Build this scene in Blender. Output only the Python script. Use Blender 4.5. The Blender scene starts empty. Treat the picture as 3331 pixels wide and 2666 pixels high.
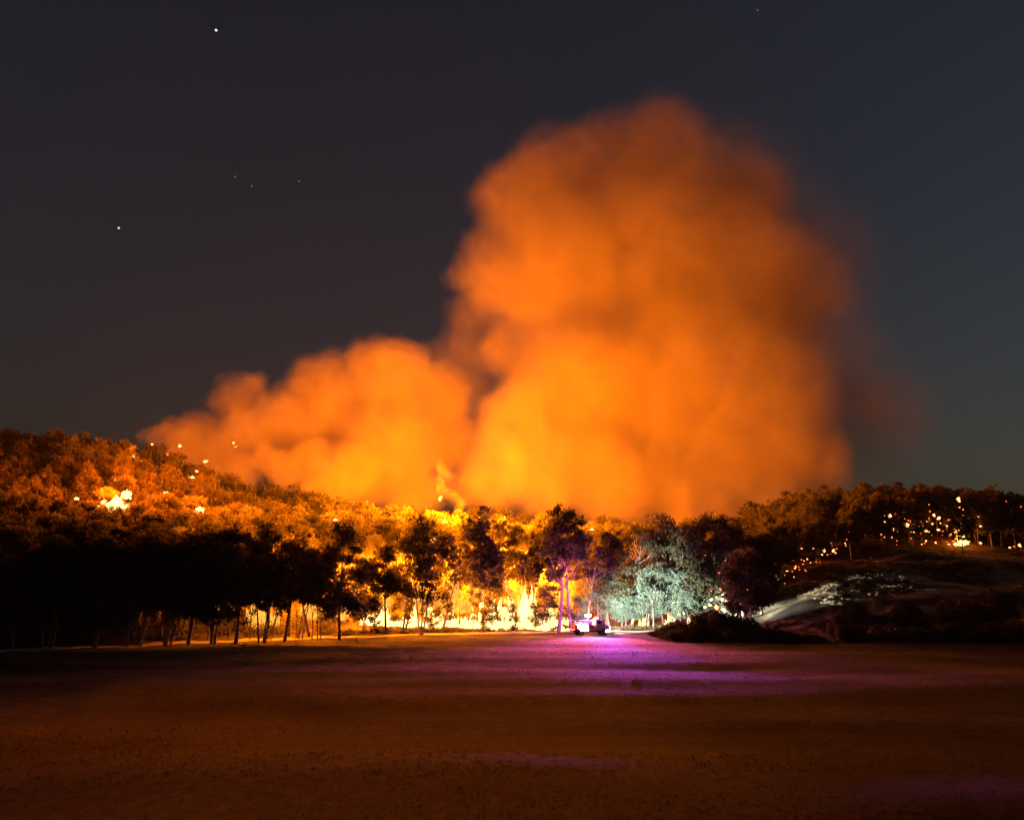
import bpy, bmesh, math, random
import numpy as np
from mathutils import Vector, Matrix, noise as mnoise

R = math.radians
S = bpy.context.scene
COL = S.collection

# ------------------------------------------------------------------ camera
CAM_H, PITCH, F = 5.0, R(12.07), 2885.0          # photo pixels 3331 x 2666
CX, CY = 1665.5, 1333.0
cam = bpy.data.cameras.new('camera'); cam.sensor_width = 36.0
cam.lens = 36.0 * F / 3331.0; cam.clip_start = 0.1; cam.clip_end = 30000
camo = bpy.data.objects.new('camera', cam); COL.objects.link(camo)
camo.location = (0, 0, CAM_H); camo.rotation_euler = (R(90) + PITCH, 0, 0)
S.camera = camo

# ------------------------------------------------------------------ night sky
W = bpy.data.worlds.new('World'); S.world = W; W.use_nodes = True
wn, wl = W.node_tree.nodes, W.node_tree.links
bg = wn['Background']; sky = wn.new('ShaderNodeTexSky'); sky.sky_type = 'NISHITA'
sky.sun_disc = False; sky.sun_elevation = R(-1.1); sky.sun_rotation = R(72)
sky.air_density = 1.0; sky.dust_density = 2.0; sky.ozone_density = 1.35
wl.new(sky.outputs[0], bg.inputs[0]); bg.inputs[1].default_value = 0.10

S.view_settings.view_transform = 'Standard'; S.view_settings.look = 'None'
S.view_settings.exposure = 0.0; S.view_settings.gamma = 1.0
c = S.cycles
c.use_denoising = True; c.use_adaptive_sampling = True; c.adaptive_threshold = 0.08; c.adaptive_min_samples = 20
c.max_bounces = 6; c.diffuse_bounces = 1; c.glossy_bounces = 2; c.transmission_bounces = 4
c.volume_bounces = 1; c.transparent_max_bounces = 40
c.sample_clamp_indirect = 4.0; c.sample_clamp_direct = 0.0
c.caustics_reflective = False; c.caustics_refractive = False

# ------------------------------------------------------------------ pixel helpers
cp, sp_ = math.cos(PITCH), math.sin(PITCH)
def ray(px, py):
    x = (px - CX) / F; v = (CY - py) / F
    return np.array([x, cp - sp_ * v, sp_ + cp * v])
def pt(px, py, Y):
    d = ray(px, py); return np.array([0, 0, CAM_H]) + d * (Y / d[1])
def mpp(Y):                                     # metres per photo pixel at depth Y
    return Y / F * 1.02
def flat_hit(px, py):
    d = ray(px, py); t = -CAM_H / d[2]; return d[0] * t, d[1] * t

# ------------------------------------------------------------------ terrain shape
EDGE_PX = [(-400, 2150), (0, 2130), (400, 2112), (800, 2092), (1100, 2078), (1500, 2067), (1900, 2059),
           (2150, 2056), (2400, 2072), (2700, 2088), (3331, 2090), (3700, 2090)]
EU, EY = [], []
for p in EDGE_PX:
    X, Y = flat_hit(*p); EU.append(X / Y); EY.append(Y)
SU = [-.75, -.58, -.44, -.30, -.16, .08, .22, .33, .43, .58, .75]
SV = [.275, .275, .275, .215, .185, .180, .16, .20, .215, .19, .18]
RIDGE = 262.0
def yedge(u): return np.interp(u, EU, EY)
def softplus(x, w): return w * np.logaddexp(0, x / w)
def ground(X, Y):
    X = np.asarray(X, float); Y = np.asarray(Y, float)
    u = np.clip(X / np.maximum(Y, 6.0), -.75, .75)
    ye = yedge(u); s = np.interp(u, SU, SV)
    d = Y - ye
    up = softplus(d - 7, 3.5)
    over = softplus(Y - RIDGE, 9)
    z = s * up - (s + .06) * over
    lump = np.sin(X * .071 + 1.3) * np.cos(Y * .093 + .4) + .6 * np.sin(X * .19 + Y * .13) + .5 * np.cos(X * .11 - Y * .21 + 2)
    rough = np.sin(X * .42 + 1) * np.sin(Y * .37) + np.sin(X * .61 - Y * .55 + 2) * .7 + np.sin(X * .83 + Y * .71) * .5
    z = z + rough * np.clip(d * .02, 0, .20)
    z = z + lump * np.clip(.05 + d * .012, .05, .8)
    fld = np.clip((4 - d) / 10, 0, 1)
    z = z + fld * (.11 * np.sin(Y * .22 + 1.9 * np.sin(X * .033 + .5) + .6) * (.6 + .4 * np.sin(X * .05 + Y * .02)) + .06 * np.sin(Y * .41 + X * .10 + 1) + .035 * np.sin(Y * .8 - X * .17 + 2 * np.sin(X * .09)))
    z = z - fld * np.clip(52 - Y, 0, 40) * (.030 + .05 * np.clip(-u, 0, .6))
    m = np.clip((17 - Y) / 14, 0, 1) * np.clip(1 - np.abs(X) / 30, 0, 1)
    z = z + 4.6 * m * m * (3 - 2 * m)
    far = np.clip((Y - 420) / 300, 0, 1)
    return z * (1 - far) + far * -4.0
def g1(X, Y): return float(ground(X, Y))
def hit(px, py, y0=15.0, y1=420.0):
    d = ray(px, py); Y = np.linspace(y0, y1, 1600); t = Y / d[1]
    zr = CAM_H + d[2] * t; zz = ground(d[0] * t, Y)
    k = np.argmax(zr < zz) if (zr < zz).any() else len(Y) - 1
    return np.array([d[0] * t[k], Y[k], zz[k]])
def slope_hit(px, py, off):                    # point on the slope over which a crown of height off shows at that pixel
    d = ray(px, py); Y = np.linspace(110, 300, 1600); t = Y / d[1]
    zr = CAM_H + d[2] * t; zz = ground(d[0] * t, Y) + off
    k = np.argmax(zr < zz) if (zr < zz).any() else len(Y) - 1
    return np.array([d[0] * t[k], Y[k], zz[k]])
def col_at(px, Y):                              # ground point in pixel column px at depth Y
    X = ray(px, 1950)[0] / ray(px, 1950)[1] * Y
    return np.array([X, Y, g1(X, Y)])

# ------------------------------------------------------------------ materials
DRIFT = [(.39, (.010, .009, .007)), (.49, (.030, .027, .019)), (.60, (.11, .098, .072))]  # random grass tones; the dark end puts shade of rolling ground into colour
def nodes(name):
    m = bpy.data.materials.new(name); m.use_nodes = True
    nt = m.node_tree; return m, nt, nt.nodes, nt.links, nt.nodes['Principled BSDF']
def ramp(nd, stops):
    r = nd.new('ShaderNodeValToRGB'); e = r.color_ramp.elements
    while len(e) < len(stops): e.new(.5)
    for el, (p, col) in zip(e, stops):
        el.position = p; el.color = (*col, 1)
    return r
def mat_noise(name, stops, scale=4, rough=.9, bump=0, coord='Object', detail=6, dist=0, metallic=0, bscale=None):
    m, nt, nd, ln, b = nodes(name)
    tc = nd.new('ShaderNodeTexCoord'); n = nd.new('ShaderNodeTexNoise')
    n.inputs['Scale'].default_value = scale; n.inputs['Detail'].default_value = detail
    n.inputs['Distortion'].default_value = dist
    ln.new(tc.outputs[coord], n.inputs['Vector'])
    r = ramp(nd, stops); ln.new(n.outputs['Fac'], r.inputs[0]); ln.new(r.outputs[0], b.inputs['Base Color'])
    b.inputs['Roughness'].default_value = rough; b.inputs['Metallic'].default_value = metallic
    if bump:
        n2 = nd.new('ShaderNodeTexNoise'); n2.inputs['Scale'].default_value = bscale or scale * 3; n2.inputs['Detail'].default_value = 8
        ln.new(tc.outputs[coord], n2.inputs['Vector'])
        bp = nd.new('ShaderNodeBump'); bp.inputs['Strength'].default_value = bump; bp.inputs['Distance'].default_value = .1
        ln.new(n2.outputs['Fac'], bp.inputs['Height']); ln.new(bp.outputs[0], b.inputs['Normal'])
    return m
def mat_leaf(name, a, bcol, trans=.35, drift=False):
    m, nt, nd, ln, b = nodes(name)
    out = nd['Material Output']; nd.remove(b)
    tc = nd.new('ShaderNodeTexCoord'); n = nd.new('ShaderNodeTexNoise'); n.inputs['Scale'].default_value = .55; n.inputs['Detail'].default_value = 5
    ln.new(tc.outputs['Object'], n.inputs['Vector'])
    oi = nd.new('ShaderNodeObjectInfo'); ad = nd.new('ShaderNodeMath'); ad.operation = 'MULTIPLY_ADD'
    ln.new(oi.outputs['Random'], ad.inputs[0]); ad.inputs[1].default_value = .3; ln.new(n.outputs['Fac'], ad.inputs[2])
    r = ramp(nd, [(.45, a), (.85, bcol)]); ln.new(ad.outputs[0], r.inputs[0])
    col = r.outputs[0]
    if drift:                                  # the same tone drifts, painted shade included, as the paddock under it
        mp = nd.new('ShaderNodeMapping'); mp.inputs['Scale'].default_value = (.55, 1.3, 1); ln.new(tc.outputs['Object'], mp.inputs[0])
        nb = nd.new('ShaderNodeTexNoise'); nb.inputs['Scale'].default_value = .05; nb.inputs['Detail'].default_value = 5; nb.inputs['Distortion'].default_value = .6; ln.new(mp.outputs[0], nb.inputs['Vector'])
        rb = ramp(nd, DRIFT); ln.new(nb.outputs['Fac'], rb.inputs[0]); col = rb.outputs[0]
    df = nd.new('ShaderNodeBsdfDiffuse'); tr = nd.new('ShaderNodeBsdfTranslucent'); mx = nd.new('ShaderNodeMixShader')
    ln.new(col, df.inputs[0]); ln.new(col, tr.inputs[0]); mx.inputs[0].default_value = trans
    ln.new(df.outputs[0], mx.inputs[1]); ln.new(tr.outputs[0], mx.inputs[2]); ln.new(mx.outputs[0], out.inputs[0])
    return m
def mat_plain(name, col, rough=.5, metallic=0, coat=0):
    m = mat_noise(name, [(.3, tuple(v * .85 for v in col)), (.7, tuple(min(1, v * 1.08) for v in col))], scale=3, rough=rough, metallic=metallic)
    m.node_tree.nodes['Principled BSDF'].inputs['Coat Weight'].default_value = coat
    return m
def mat_emit(name, col, strength):
    m, nt, nd, ln, b = nodes(name)
    b.inputs['Base Color'].default_value = (*[min(1, v) for v in col], 1)
    b.inputs['Emission Color'].default_value = (*col, 1); b.inputs['Emission Strength'].default_value = strength
    return m
def mat_volume(name, density, col, aniso=0.0):
    m, nt, nd, ln, b = nodes(name); nd.remove(b)
    v = nd.new('ShaderNodeVolumePrincipled'); v.inputs['Density'].default_value = density
    v.inputs['Color'].default_value = (*col, 1); v.inputs['Anisotropy'].default_value = aniso
    ln.new(v.outputs[0], nd['Material Output'].inputs['Volume'])
    return m

M = {}
M['bark'] = mat_noise('bark', [(.3, (.10, .075, .055)), (.55, (.27, .23, .19)), (.8, (.42, .37, .31))], scale=2.2, bump=.4, dist=1)
M['leaf'] = mat_leaf('gum_leaf', (.065, .066, .036), (.125, .125, .070))
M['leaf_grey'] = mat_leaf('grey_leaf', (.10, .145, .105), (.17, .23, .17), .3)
M['leaf_dark'] = mat_leaf('dark_leaf', (.030, .036, .022), (.060, .070, .040), .25)
M['char'] = mat_noise('charred_wood', [(.3, (.012, .010, .009)), (.8, (.05, .04, .035))], scale=3, bump=.4)
M['tyre'] = mat_plain('tyre_rubber', (.02, .02, .02), .85)
M['rim'] = mat_plain('rim_metal', (.55, .55, .55), .35, .8)
M['white_paint'] = mat_plain('white_paint', (.75, .75, .74), .3, 0, .5)
M['red_paint'] = mat_plain('red_paint', (.55, .03, .02), .3, 0, .5)
M['dark_metal'] = mat_plain('dark_metal', (.05, .05, .055), .5, .3)
M['alu'] = mat_plain('checker_aluminium', (.6, .6, .61), .35, .9)
M['glass'] = mat_plain('dark_glass', (.015, .018, .022), .06)
M['hose'] = mat_plain('red_hose', (.4, .05, .03), .7)
M['stripe'] = mat_plain('yellow_stripe', (.75, .55, .03), .5)
M['blue_lens'] = mat_emit('blue_beacon', (.10, .06, 1.0), 30)
M['red_lens'] = mat_emit('red_beacon', (1.0, .03, .06), 30)
M['white_lens'] = mat_emit('white_lamp', (1.0, .97, .9), 60)
M['ember'] = mat_emit('ember_glow', (1.0, .38, .13), 3.4)
M['ember_dim'] = mat_emit('ember_red', (1.0, .17, .04), 1.1)
M['star'] = mat_emit('star_light', (1.0, .97, .95), 1.0)
M['star_faint'] = mat_emit('star_light_faint', (1.0, .9, .8), .16)

def mat_flame(name, stops, strength):
    m, nt, nd, ln, b = nodes(name); nd.remove(b); out = nd['Material Output']
    at = nd.new('ShaderNodeAttribute'); at.attribute_name = 'heat'
    tc = nd.new('ShaderNodeTexCoord'); mp = nd.new('ShaderNodeMapping'); mp.inputs['Scale'].default_value = (1.6, 1.6, .7); ln.new(tc.outputs['Object'], mp.inputs[0])
    n = nd.new('ShaderNodeTexNoise'); n.inputs['Scale'].default_value = 1.3; n.inputs['Detail'].default_value = 4; n.inputs['Distortion'].default_value = .8
    ln.new(mp.outputs[0], n.inputs['Vector'])
    h = nd.new('ShaderNodeMath'); h.operation = 'MULTIPLY_ADD'; ln.new(n.outputs['Fac'], h.inputs[0]); h.inputs[1].default_value = .9; h.inputs[2].default_value = -.45
    hs = nd.new('ShaderNodeMath'); hs.operation = 'ADD'; hs.use_clamp = True; ln.new(h.outputs[0], hs.inputs[0]); ln.new(at.outputs['Fac'], hs.inputs[1])
    r = ramp(nd, stops); ln.new(hs.outputs[0], r.inputs[0])
    st = ramp(nd, [(0, (1, 1, 1)), (.25, (.34, .34, .34)), (.55, (.26, .26, .26)), (1, (.16, .16, .16))]); ln.new(hs.outputs[0], st.inputs[0])
    sm = nd.new('ShaderNodeMath'); sm.operation = 'MULTIPLY'; ln.new(st.outputs[0], sm.inputs[0]); sm.inputs[1].default_value = strength
    al = ramp(nd, [(0, (.75,) * 3), (.30, (.42,) * 3), (.7, (.24,) * 3), (1, (.02,) * 3)]); ln.new(hs.outputs[0], al.inputs[0])
    em = nd.new('ShaderNodeEmission'); ln.new(r.outputs[0], em.inputs[0]); ln.new(sm.outputs[0], em.inputs[1])
    tr = nd.new('ShaderNodeBsdfTransparent'); mx = nd.new('ShaderNodeMixShader')
    ln.new(al.outputs[0], mx.inputs[0]); ln.new(tr.outputs[0], mx.inputs[1]); ln.new(em.outputs[0], mx.inputs[2]); ln.new(mx.outputs[0], out.inputs[0])
    return m
M['flame'] = mat_flame('flame', [(0, (1, .70, .20)), (.18, (1, .50, .07)), (.45, (1, .28, .02)), (1, (1, .16, .004))], 3.6)
M['flame_deep'] = mat_flame('flame_orange', [(0, (1, .40, .05)), (.3, (1, .26, .02)), (.6, (1, .18, .01)), (1, (1, .13, .004))], 1.6)

# ------------------------------------------------------------------ object helpers
def mesh_from(name, v, f, mat=None, smooth=False):
    me = bpy.data.meshes.new(name); me.from_pydata([tuple(map(float, p)) for p in v], [], [tuple(map(int, q)) for q in f]); me.update()
    if mat: me.materials.append(mat)
    if smooth: me.polygons.foreach_set('use_smooth', [True] * len(me.polygons))
    return me
def link(name, data, parent=None, loc=None):
    o = bpy.data.objects.new(name, data); COL.objects.link(o)
    if parent: o.parent = parent
    if loc is not None: o.location = tuple(map(float, loc))
    return o
def tag(o, label=None, cat=None, group=None, kind=None):
    if label: o['label'] = label
    if cat: o['category'] = cat
    if group: o['group'] = group
    if kind: o['kind'] = kind
    return o
def empty(name, loc, rz=0, s=1):
    o = link(name, None, None, loc); o.rotation_euler = (0, 0, rz)
    o.scale = (s, s, s) if not hasattr(s, '__len__') else s
    return o
class MB:
    def __init__(self): self.v, self.f = [], []
    def tube(self, path, rad, seg=6, cap=True):
        path = [np.asarray(p, float) for p in path]; n = len(path); b0 = len(self.v)
        for i, p in enumerate(path):
            t = path[min(i + 1, n - 1)] - path[max(i - 1, 0)]; t = t / (np.linalg.norm(t) + 1e-9)
            a = np.cross(t, [0, 0, 1.] if abs(t[2]) < .9 else [1., 0, 0]); a /= np.linalg.norm(a) + 1e-9; b = np.cross(t, a)
            for k in range(seg):
                w = 2 * math.pi * k / seg; self.v.append(p + rad[i] * (a * math.cos(w) + b * math.sin(w)))
        for i in range(n - 1):
            for k in range(seg):
                k2 = (k + 1) % seg; self.f.append((b0 + i * seg + k, b0 + i * seg + k2, b0 + (i + 1) * seg + k2, b0 + (i + 1) * seg + k))
        if cap:
            self.f.append(tuple(b0 + k for k in range(seg))[::-1]); self.f.append(tuple(b0 + (n - 1) * seg + k for k in range(seg)))
    def build(self, name, mat, parent=None, loc=None, smooth=False):
        return link(name, mesh_from(name, self.v, self.f, mat, smooth), parent, loc)
def fix_normals(me):
    bm = bmesh.new(); bm.from_mesh(me); bmesh.ops.recalc_face_normals(bm, faces=bm.faces); bm.to_mesh(me); bm.free()
def box(name, mat, parent, c0, size, bevel=.03, rot=None, taper=None):
    bm = bmesh.new(); bmesh.ops.create_cube(bm, size=1)
    for v in bm.verts:
        if taper and v.co.z > 0: v.co.x *= taper[0]; v.co.y *= taper[1]
        v.co.x *= size[0]; v.co.y *= size[1]; v.co.z *= size[2]
    if bevel: bmesh.ops.bevel(bm, geom=bm.edges[:], offset=bevel, segments=2, affect='EDGES')
    me = bpy.data.meshes.new(name); bm.to_mesh(me); bm.free(); me.materials.append(mat)
    o = link(name, me, parent, c0)
    if rot: o.rotation_euler = rot
    return o

# ------------------------------------------------------------------ terrain mesh
xs = np.concatenate([np.arange(-760, -200, 40), np.arange(-200, 200.1, 2.5), np.arange(240, 761, 40)])
ys = np.concatenate([np.arange(-160, 0, 20), np.arange(0, 20, 1.25), np.arange(20, 290, 2.2), np.arange(300, 901, 25)])
GX, GY = np.meshgrid(xs, ys); GZ = ground(GX, GY)
V = np.stack([GX.ravel(), GY.ravel(), GZ.ravel()], 1); nx, ny = len(xs), len(ys)
ii = (np.arange(ny - 1)[:, None] * nx + np.arange(nx - 1)[None]).ravel()
Fc = np.stack([ii, ii + 1, ii + nx + 1, ii + nx], 1)
tm = mesh_from('ground', V, Fc, None, True)
Uv = np.clip(V[:, 0] / np.maximum(V[:, 1], 6), -.75, .75); dv = V[:, 1] - yedge(Uv)
FU, FY = [-.75, .255, .27, .33, .43, .60, .75], [0, 0, 152, 170, 189, 192, 192]
def forest_start(u):
    fy = np.interp(u, FU, FY); return np.maximum(yedge(u) + 3, np.where(np.asarray(u) < .255, 0, fy))
inforest = np.clip((V[:, 1] - forest_start(Uv)) / 6 + .5, 0, 1)
hillgrass = np.clip(dv / 5, 0, 1) * (1 - inforest)
a = tm.attributes.new('litter', 'FLOAT', 'POINT'); a.data.foreach_set('value', inforest.astype(np.float32))
a = tm.attributes.new('slope_grass', 'FLOAT', 'POINT'); a.data.foreach_set('value', hillgrass.astype(np.float32))
def mat_ground():
    m, nt, nd, ln, b = nodes('dry_paddock_ground')
    tc = nd.new('ShaderNodeTexCoord')
    def noise_(sc, det=6, stretch=None, dist=0):
        n = nd.new('ShaderNodeTexNoise'); n.inputs['Scale'].default_value = sc; n.inputs['Detail'].default_value = det; n.inputs['Distortion'].default_value = dist
        if stretch:
            mp = nd.new('ShaderNodeMapping'); mp.inputs['Scale'].default_value = stretch; ln.new(tc.outputs['Object'], mp.inputs[0]); ln.new(mp.outputs[0], n.inputs['Vector'])
        else: ln.new(tc.outputs['Object'], n.inputs['Vector'])
        return n
    def mix(f, x, y):
        k = nd.new('ShaderNodeMix'); k.data_type = 'RGBA'
        ln.new(f, k.inputs[0]); ln.new(x, k.inputs[6]); ln.new(y, k.inputs[7]); return k.outputs[2]
    # paddock: cropped dry grass in random drifts, the darkest painting shade of undulations
    big = noise_(.05, 5, (.55, 1.3, 1), .6); fine = noise_(1.6, 8)
    g1_ = ramp(nd, DRIFT); ln.new(big.outputs['Fac'], g1_.inputs[0])
    g2_ = ramp(nd, [(.3, (.45, .45, .45)), (.7, (1.1, 1.1, 1.1))]); ln.new(fine.outputs['Fac'], g2_.inputs[0])
    mul = nd.new('ShaderNodeMix'); mul.data_type = 'RGBA'; mul.blend_type = 'MULTIPLY'; mul.inputs[0].default_value = 1
    ln.new(g1_.outputs[0], mul.inputs[6]); ln.new(g2_.outputs[0], mul.inputs[7])
    lit = ramp(nd, [(.35, (.018, .014, .010)), (.7, (.075, .052, .034))]); n3 = noise_(.5, 8); ln.new(n3.outputs['Fac'], lit.inputs[0])
    hn = noise_(.055, 6, (.5, 1.4, 1), .8)
    hg = ramp(nd, [(.46, (.022, .018, .013)), (.53, (.06, .05, .03)), (.60, (.36, .32, .22))]); ln.new(hn.outputs['Fac'], hg.inputs[0])
    hm = nd.new('ShaderNodeMix'); hm.data_type = 'RGBA'; hm.blend_type = 'MULTIPLY'; hm.inputs[0].default_value = 1
    ln.new(hg.outputs[0], hm.inputs[6]); ln.new(g2_.outputs[0], hm.inputs[7])
    al = nd.new('ShaderNodeAttribute'); al.attribute_name = 'litter'; ah = nd.new('ShaderNodeAttribute'); ah.attribute_name = 'slope_grass'
    c1 = mix(ah.outputs['Fac'], mul.outputs[2], hm.outputs[2]); c2 = mix(al.outputs['Fac'], c1, lit.outputs[0])
    ln.new(c2, b.inputs['Base Color']); b.inputs['Roughness'].default_value = 1; b.inputs['Specular IOR Level'].default_value = .1
    n4 = noise_(3.0, 8); bp = nd.new('ShaderNodeBump'); bp.inputs['Strength'].default_value = .3; bp.inputs['Distance'].default_value = .05
    ln.new(n4.outputs['Fac'], bp.inputs['Height']); ln.new(bp.outputs[0], b.inputs['Normal'])
    return m
tm.materials.append(mat_ground())
tag(link('ground', tm), kind='structure')

# sandy fire track along the foot of the trees
def track():
    v, f, n = [], [], 0
    us = np.linspace(-.66, .175, 160)
    for i, u in enumerate(us):
        ye = float(yedge(u)); w0 = 1.0 + .5 * math.sin(i * .37) + .3 * math.sin(i * .9); w1 = 3.2 + .5 * math.sin(i * .23 + 1)
        for k in range(5):
            Y = ye + w0 + (w1 * k / 4.0); X = u * Y
            v.append((X, Y, g1(X, Y) + .05 * (1 if 0 < k < 4 else -.6)))
        if i:
            for k in range(4): q = (i - 1) * 5 + k; f.append((q, q + 1, q + 6, q + 5))
    M['sand'] = mat_noise('sandy_track', [(.3, (.34, .28, .20)), (.7, (.56, .48, .37))], scale=.8, rough=1, bump=.5)
    tag(link('path', mesh_from('path', v, f, M['sand'], True)), kind='structure')
track()

# ------------------------------------------------------------------ trees
def leaf_mesh(name, cl, mat, rng, size=(.55, .24), droop=.75):
    """cl: list of (center, radii, count) leaf clumps -> one mesh of rhombic hanging leaves"""
    P = []
    for c0, rad, n in cl:
        d = rng.normal(size=(n, 3)); d /= np.linalg.norm(d, axis=1)[:, None]
        r = rng.uniform(.0, 1, n) ** .45
        d[:, 2] = np.where(d[:, 2] < -.2, d[:, 2] * .7, d[:, 2])
        P.append(np.asarray(c0) + d * r[:, None] * np.asarray(rad) * (1 + .18 * rng.normal(size=(n, 1))))
    P = np.concatenate(P); n = len(P)
    ax = rng.normal(size=(n, 3)); ax[:, 2] -= droop * 1.6; ax /= np.linalg.norm(ax, axis=1)[:, None]
    sd = np.cross(ax, rng.normal(size=(n, 3))); sd /= np.linalg.norm(sd, axis=1)[:, None] + 1e-9
    L = size[0] * rng.uniform(.6, 1.3, n)[:, None]; w = size[1] * rng.uniform(.6, 1.3, n)[:, None]
    v = np.stack([P - ax * L * .5, P + sd * w * .5, P + ax * L * .5, P - sd * w * .5], 1).reshape(-1, 3)
    me = bpy.data.meshes.new(name); me.vertices.add(4 * n); me.vertices.foreach_set('co', v.astype(np.float32).ravel())
    me.loops.add(4 * n); me.loops.foreach_set('vertex_index', np.arange(4 * n, dtype=np.int32))
    me.polygons.add(n); me.polygons.foreach_set('loop_start', np.arange(0, 4 * n, 4, dtype=np.int32)); me.polygons.foreach_set('loop_total', np.full(n, 4, dtype=np.int32))
    me.update(calc_edges=True); me.validate(); me.materials.append(mat)
    return me

def make_tree(seed, H=16., cb=.42, spread=4.6, ncl=26, cr=1.7, leaves=230, lean=(0, 0), fork=.38, stems=1, flat=.68, r0=.26, mat='leaf', top=1.0, lsize=(.55, .24), hollow=.35):
    rng = np.random.default_rng(seed); mb = MB(); cl = []; tips = []
    for s in range(stems):
        off = np.array([rng.normal() * .35, rng.normal() * .35, -.6]) if stems > 1 else np.array([0, 0, -.6])
        ln_ = np.array([lean[0] + (rng.normal() * .16 if stems > 1 else rng.normal() * .04), lean[1] + rng.normal() * .05])
        path = []; nseg = 9; wob = rng.normal(size=2) * .35
        for i in range(nseg):
            t = i / (nseg - 1); z = t * H * .86
            path.append(np.array([off[0] + ln_[0] * z + wob[0] * math.sin(t * 5), off[1] + ln_[1] * z + wob[1] * math.sin(t * 4.2 + 1), off[2] * (1 - t) + z]))
        rr = r0 / math.sqrt(stems)
        mb.tube(path, [rr * (1.25 if i == 0 else 1) * (1 - .82 * i / (nseg - 1)) for i in range(nseg)], 7)
        tips.append(path)
    cs = []; tries = 0
    while len(cs) < ncl and tries < 4000:
        tries += 1
        t = rng.uniform(cb, 1.0); prof = math.sin(math.pi * min(1, ((t - cb) / (1 - cb)) * .80 + .17)) ** .7 * top
        a = rng.uniform(0, 2 * math.pi); rad = spread * prof * math.sqrt(rng.uniform(hollow, 1))
        st = tips[int(rng.integers(len(tips)))]; base = st[min(8, int(t * 8.9))]
        p = np.array([base[0] + rad * math.cos(a), base[1] + rad * math.sin(a), t * H - cr * .4])
        if all(np.linalg.norm((p - q) * [1, 1, 1.3]) > cr * .85 for q in cs): cs.append(p)
    for p in cs:
        st = tips[int(np.argmin([abs(s_[5][0] - p[0]) + abs(s_[5][1] - p[1]) for s_ in tips]))]
        hz = max(fork * H, p[2] - rng.uniform(.16, .30) * H); k = min(8, max(1, hz / (H * .86) * 8)); k0 = int(k)
        a0 = st[k0] + (st[min(8, k0 + 1)] - st[k0]) * (k - k0)
        mid = (a0 + p) / 2 + np.array([0, 0, -.06 * H]) * .6 + rng.normal(size=3) * .25
        rl = r0 * rng.uniform(.16, .34)
        mb.tube([a0, mid, p], [rl, rl * .7, rl * .25], 5, False)
        sz = cr * rng.uniform(.65, 1.3)
        cl.append((p, (sz, sz, sz * flat), int(leaves * (sz / cr) ** 2)))
        for q in range(2):
            o = np.clip(rng.normal(size=3), -1.1, 1.1) * cr * .7; cl.append((p + o, (sz * .5, sz * .5, sz * .4), int(leaves * .2)))
    tr = mesh_from('trunk', mb.v, mb.f, M['bark'], True)
    cr_ = leaf_mesh('crown', cl, M[mat], rng, lsize)
    zmax = max(v.co.z for v in cr_.vertices)
    return tr, cr_, zmax

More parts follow.
